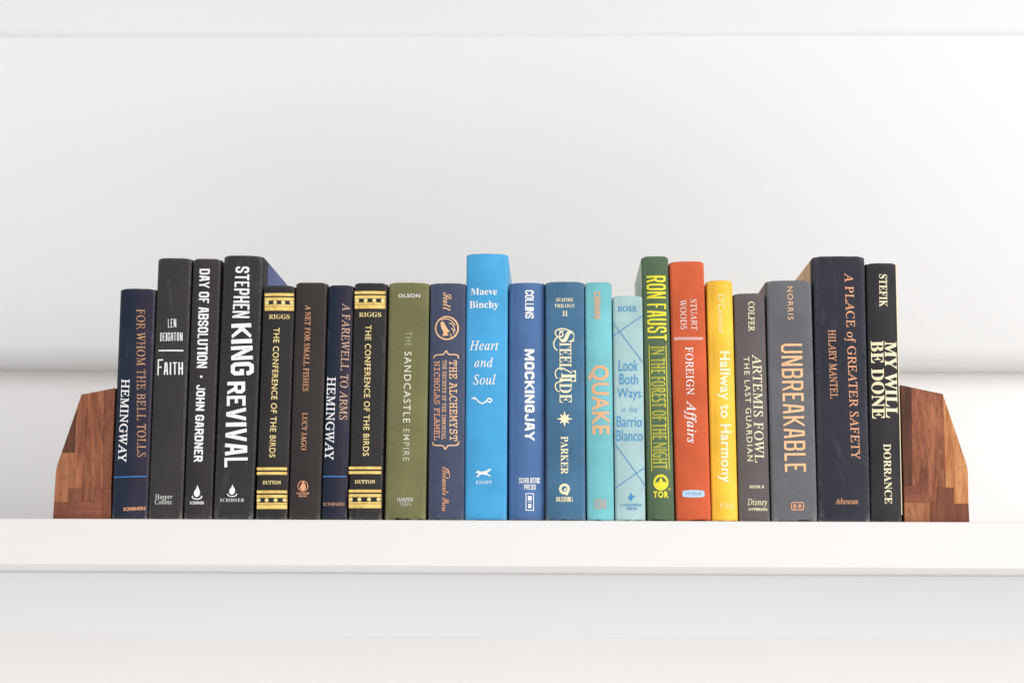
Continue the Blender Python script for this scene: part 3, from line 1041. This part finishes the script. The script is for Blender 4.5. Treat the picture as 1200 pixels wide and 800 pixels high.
# ------------------------------------------------------------------ 17 orange
b = Book(792.6, 833.8, 784.2, 825.3, 306.3, 'tall burnt orange book with white serif lettering and a pale blue publisher plate', 0, sag=0.6,
         mat=cloth('orange_cloth', 0xC65A36, wear=0.35, grain=0.25, wearcol=0xDDA080), depth=0.155, bottom_wave=0.8)
LP = ink(0xE8D6D0, worn=0.15)
b.text('STUART', 'serif', (812.6, 350.5), (813.6, 386.9), 7.2, LP, 'author_lettering')
b.text('WOODS', 'serif', (800.2, 351.2), (801.4, 385.8), 7.6, LP, 'author_lettering')
b.bar(790, 824, 395.1, 396, LP)
b.bar(790, 824, 397, 397.9, LP)
b.text('FOREIGN', 'serif', (807.4, 406.4), (809, 462.5), 9.2, WHITE)
b.text('Affairs', 'italic', (808.6, 469), (809.4, 518.8), 14.5, WHITE)
b.polys('publisher_plate', [[(799.8, 575.5), (802, 574.3), (812.5, 573.7), (823.4, 574.3), (825.6, 575.5), (825.6, 580.8), (823.4, 582), (812.5, 582.6), (802, 582), (799.8, 580.8)]], ink(0xB9D4EC))
b.hbox('PUTNAM', 'serif_wide', 803.4, 576.6, 822, 580, ink(0x5E7FA0), 'publisher_lettering').location.y = -0.0001

# ------------------------------------------------------------------ 18 yellow
b = Book(835.2, 864.8, 827.4, 859.4, 328.4, 'bright yellow book with soft white lettering', 0, sag=1.6,
         mat=cloth('yellow_paper', 0xF6BE3C, wear=0.2, grain=0.1, rough=0.5), depth=0.14)
b.text("O'Connor", 'sans', (844.8, 344.4), (846, 391.6), 7.8, ink(0xFBE6AE), 'author_lettering')
b.text('Hallway to Harmony', 'bold', (847.6, 411.3), (849.4, 565.3), 16.2, ink(0xFAEBC8, worn=0.2, h2=0xF6D070))
b.hbox('FSG', 'sans', 844, 589.6, 860.4, 595.3, ink(0xFBE4A8), 'publisher_lettering')

# ------------------------------------------------------------------ 19 grey brown
b = Book(865.8, 903.6, 860, 896.6, 343.6, 'shorter taupe grey book with two lines of cream capitals, left of the wider slate book', 0, sag=0.9,
         mat=cloth('taupe_cloth', 0x615A59, wear=0.35, grain=0.3), depth=0.135)
b.text('COLFER', 'serifmed', (880.4, 353.3), (880.6, 388), 7.4, CREAM, 'author_lettering')
b.text('ARTEMIS FOWL', 'serif', (886.8, 415), (890.2, 541.7), 11.2, CREAM)
b.text('THE LAST GUARDIAN', 'sans_wide', (874.6, 417.7), (879.2, 540), 6.6, CREAM)
b.hbox('BOOK 8', 'bold', 878.6, 568.2, 895.2, 571.8, CREAM, 'series_lettering')
b.hbox('Disney', 'italic', 875.6, 584, 899.2, 593.8, CREAM, 'publisher_lettering')
b.hbox('HYPERION', 'bold', 877.4, 594.8, 899.3, 598.2, CREAM, 'publisher_lettering')

# ------------------------------------------------------------------ 20 slate grey
b = Book(904.2, 959, 898.4, 950.8, 328.6, 'wide slate grey book with tall thin peach capitals', 0, sag=0.7,
         mat=cloth('slate_grey_cloth', 0x646367, wear=0.5, grain=0.35), depth=0.15, bottom_wave=0.8)
b.text('NORRIS', 'sans_wide', (925.6, 335.7), (926.6, 374.6), 6.6, PEACH, 'author_lettering')
b.block('UNBREAKABLE', (927.4, 402.6), (932.2, 552.5), 24.6, PEACH, 0.115, gap=0.28)
b.polys('publisher_emblem', stroke(curve([(927.4, 590), (928.4, 588.6), (934.3, 588.4), (940.6, 588.6), (941.6, 590), (941.6, 595.4), (940.6, 596.8), (934.3, 597), (928.4, 596.8), (927.4, 595.4), (927.4, 590)], 3)[:-1], 1.1, True), COPPER)
b.hbox('B\u00b7B', 'bold', 929.6, 590.4, 939.4, 595, COPPER, 'publisher_lettering')

# ------------------------------------------------------------------ 21 thick dark blue-black
b = Book(959.4, 1020.6, 952.4, 1014.2, 300, 'thickest tall blue black book with copper serif lettering and tan cover boards', 0, sag=0.9, quarter=22, depth=0.165,
         mat=cloth('midnight_cloth', 0x2F2F39, wear=0.45, grain=0.35), boardmat=cloth('tan_board_paper', 0xC9A878, wear=0.3), bottom_wave=0.3)
b.text('A PLACE of GREATER SAFETY', 'serif', (993.2, 319.7), (1001.6, 537.8), 13.6, COPPER)
b.text('HILARY MANTEL', 'serif', (974.8, 386.3), (977.4, 467), 8.8, COPPER, 'author_lettering')
b.hbox('Atheneum', 'serif', 979, 583, 1006, 590.4, COPPER, 'publisher_lettering')

# ------------------------------------------------------------------ 22 black with heavy cream title
b = Book(1021.2, 1058.2, 1015.4, 1051.2, 306.8, 'black book with heavy two-line cream title, last before the right bookend', 0, sag=1.0, ears=1.0,
         mat=cloth('black_cloth_last', 0x312F32, wear=0.3, grain=0.3), boardmat=cloth('cream_board_paper', 0xD8CFB4, wear=0.2), depth=0.15, bottom_wave=0.3, out=0.7)
b.text('STEFIK', 'serifbold', (1034.8, 321.4), (1035.2, 359.7), 9.4, CREAM, 'author_lettering')
b.polys('edge_stripe', stroke([(1050.3, 309), (1052.6, 405), (1055, 500), (1057.2, 603)], 0.9), CREAM)
for dx, lf in ((0, 0.12), (0.45, 0.16)):
    b.text('MY WILL', 'serifbold', (1043.4 + dx * 0.2, 400 + dx), (1045 + dx * 0.2, 489 + dx), 14.2, CREAM, lift=lf)
    b.text('BE DONE', 'serifbold', (1027.8 + dx * 0.2, 399 + dx), (1029.6 + dx * 0.2, 490 + dx), 14.6, CREAM, lift=lf)
b.text('DORRANCE', 'serifbold', (1039.4, 519.8), (1041.2, 590), 8.8, CREAM, 'author_lettering')
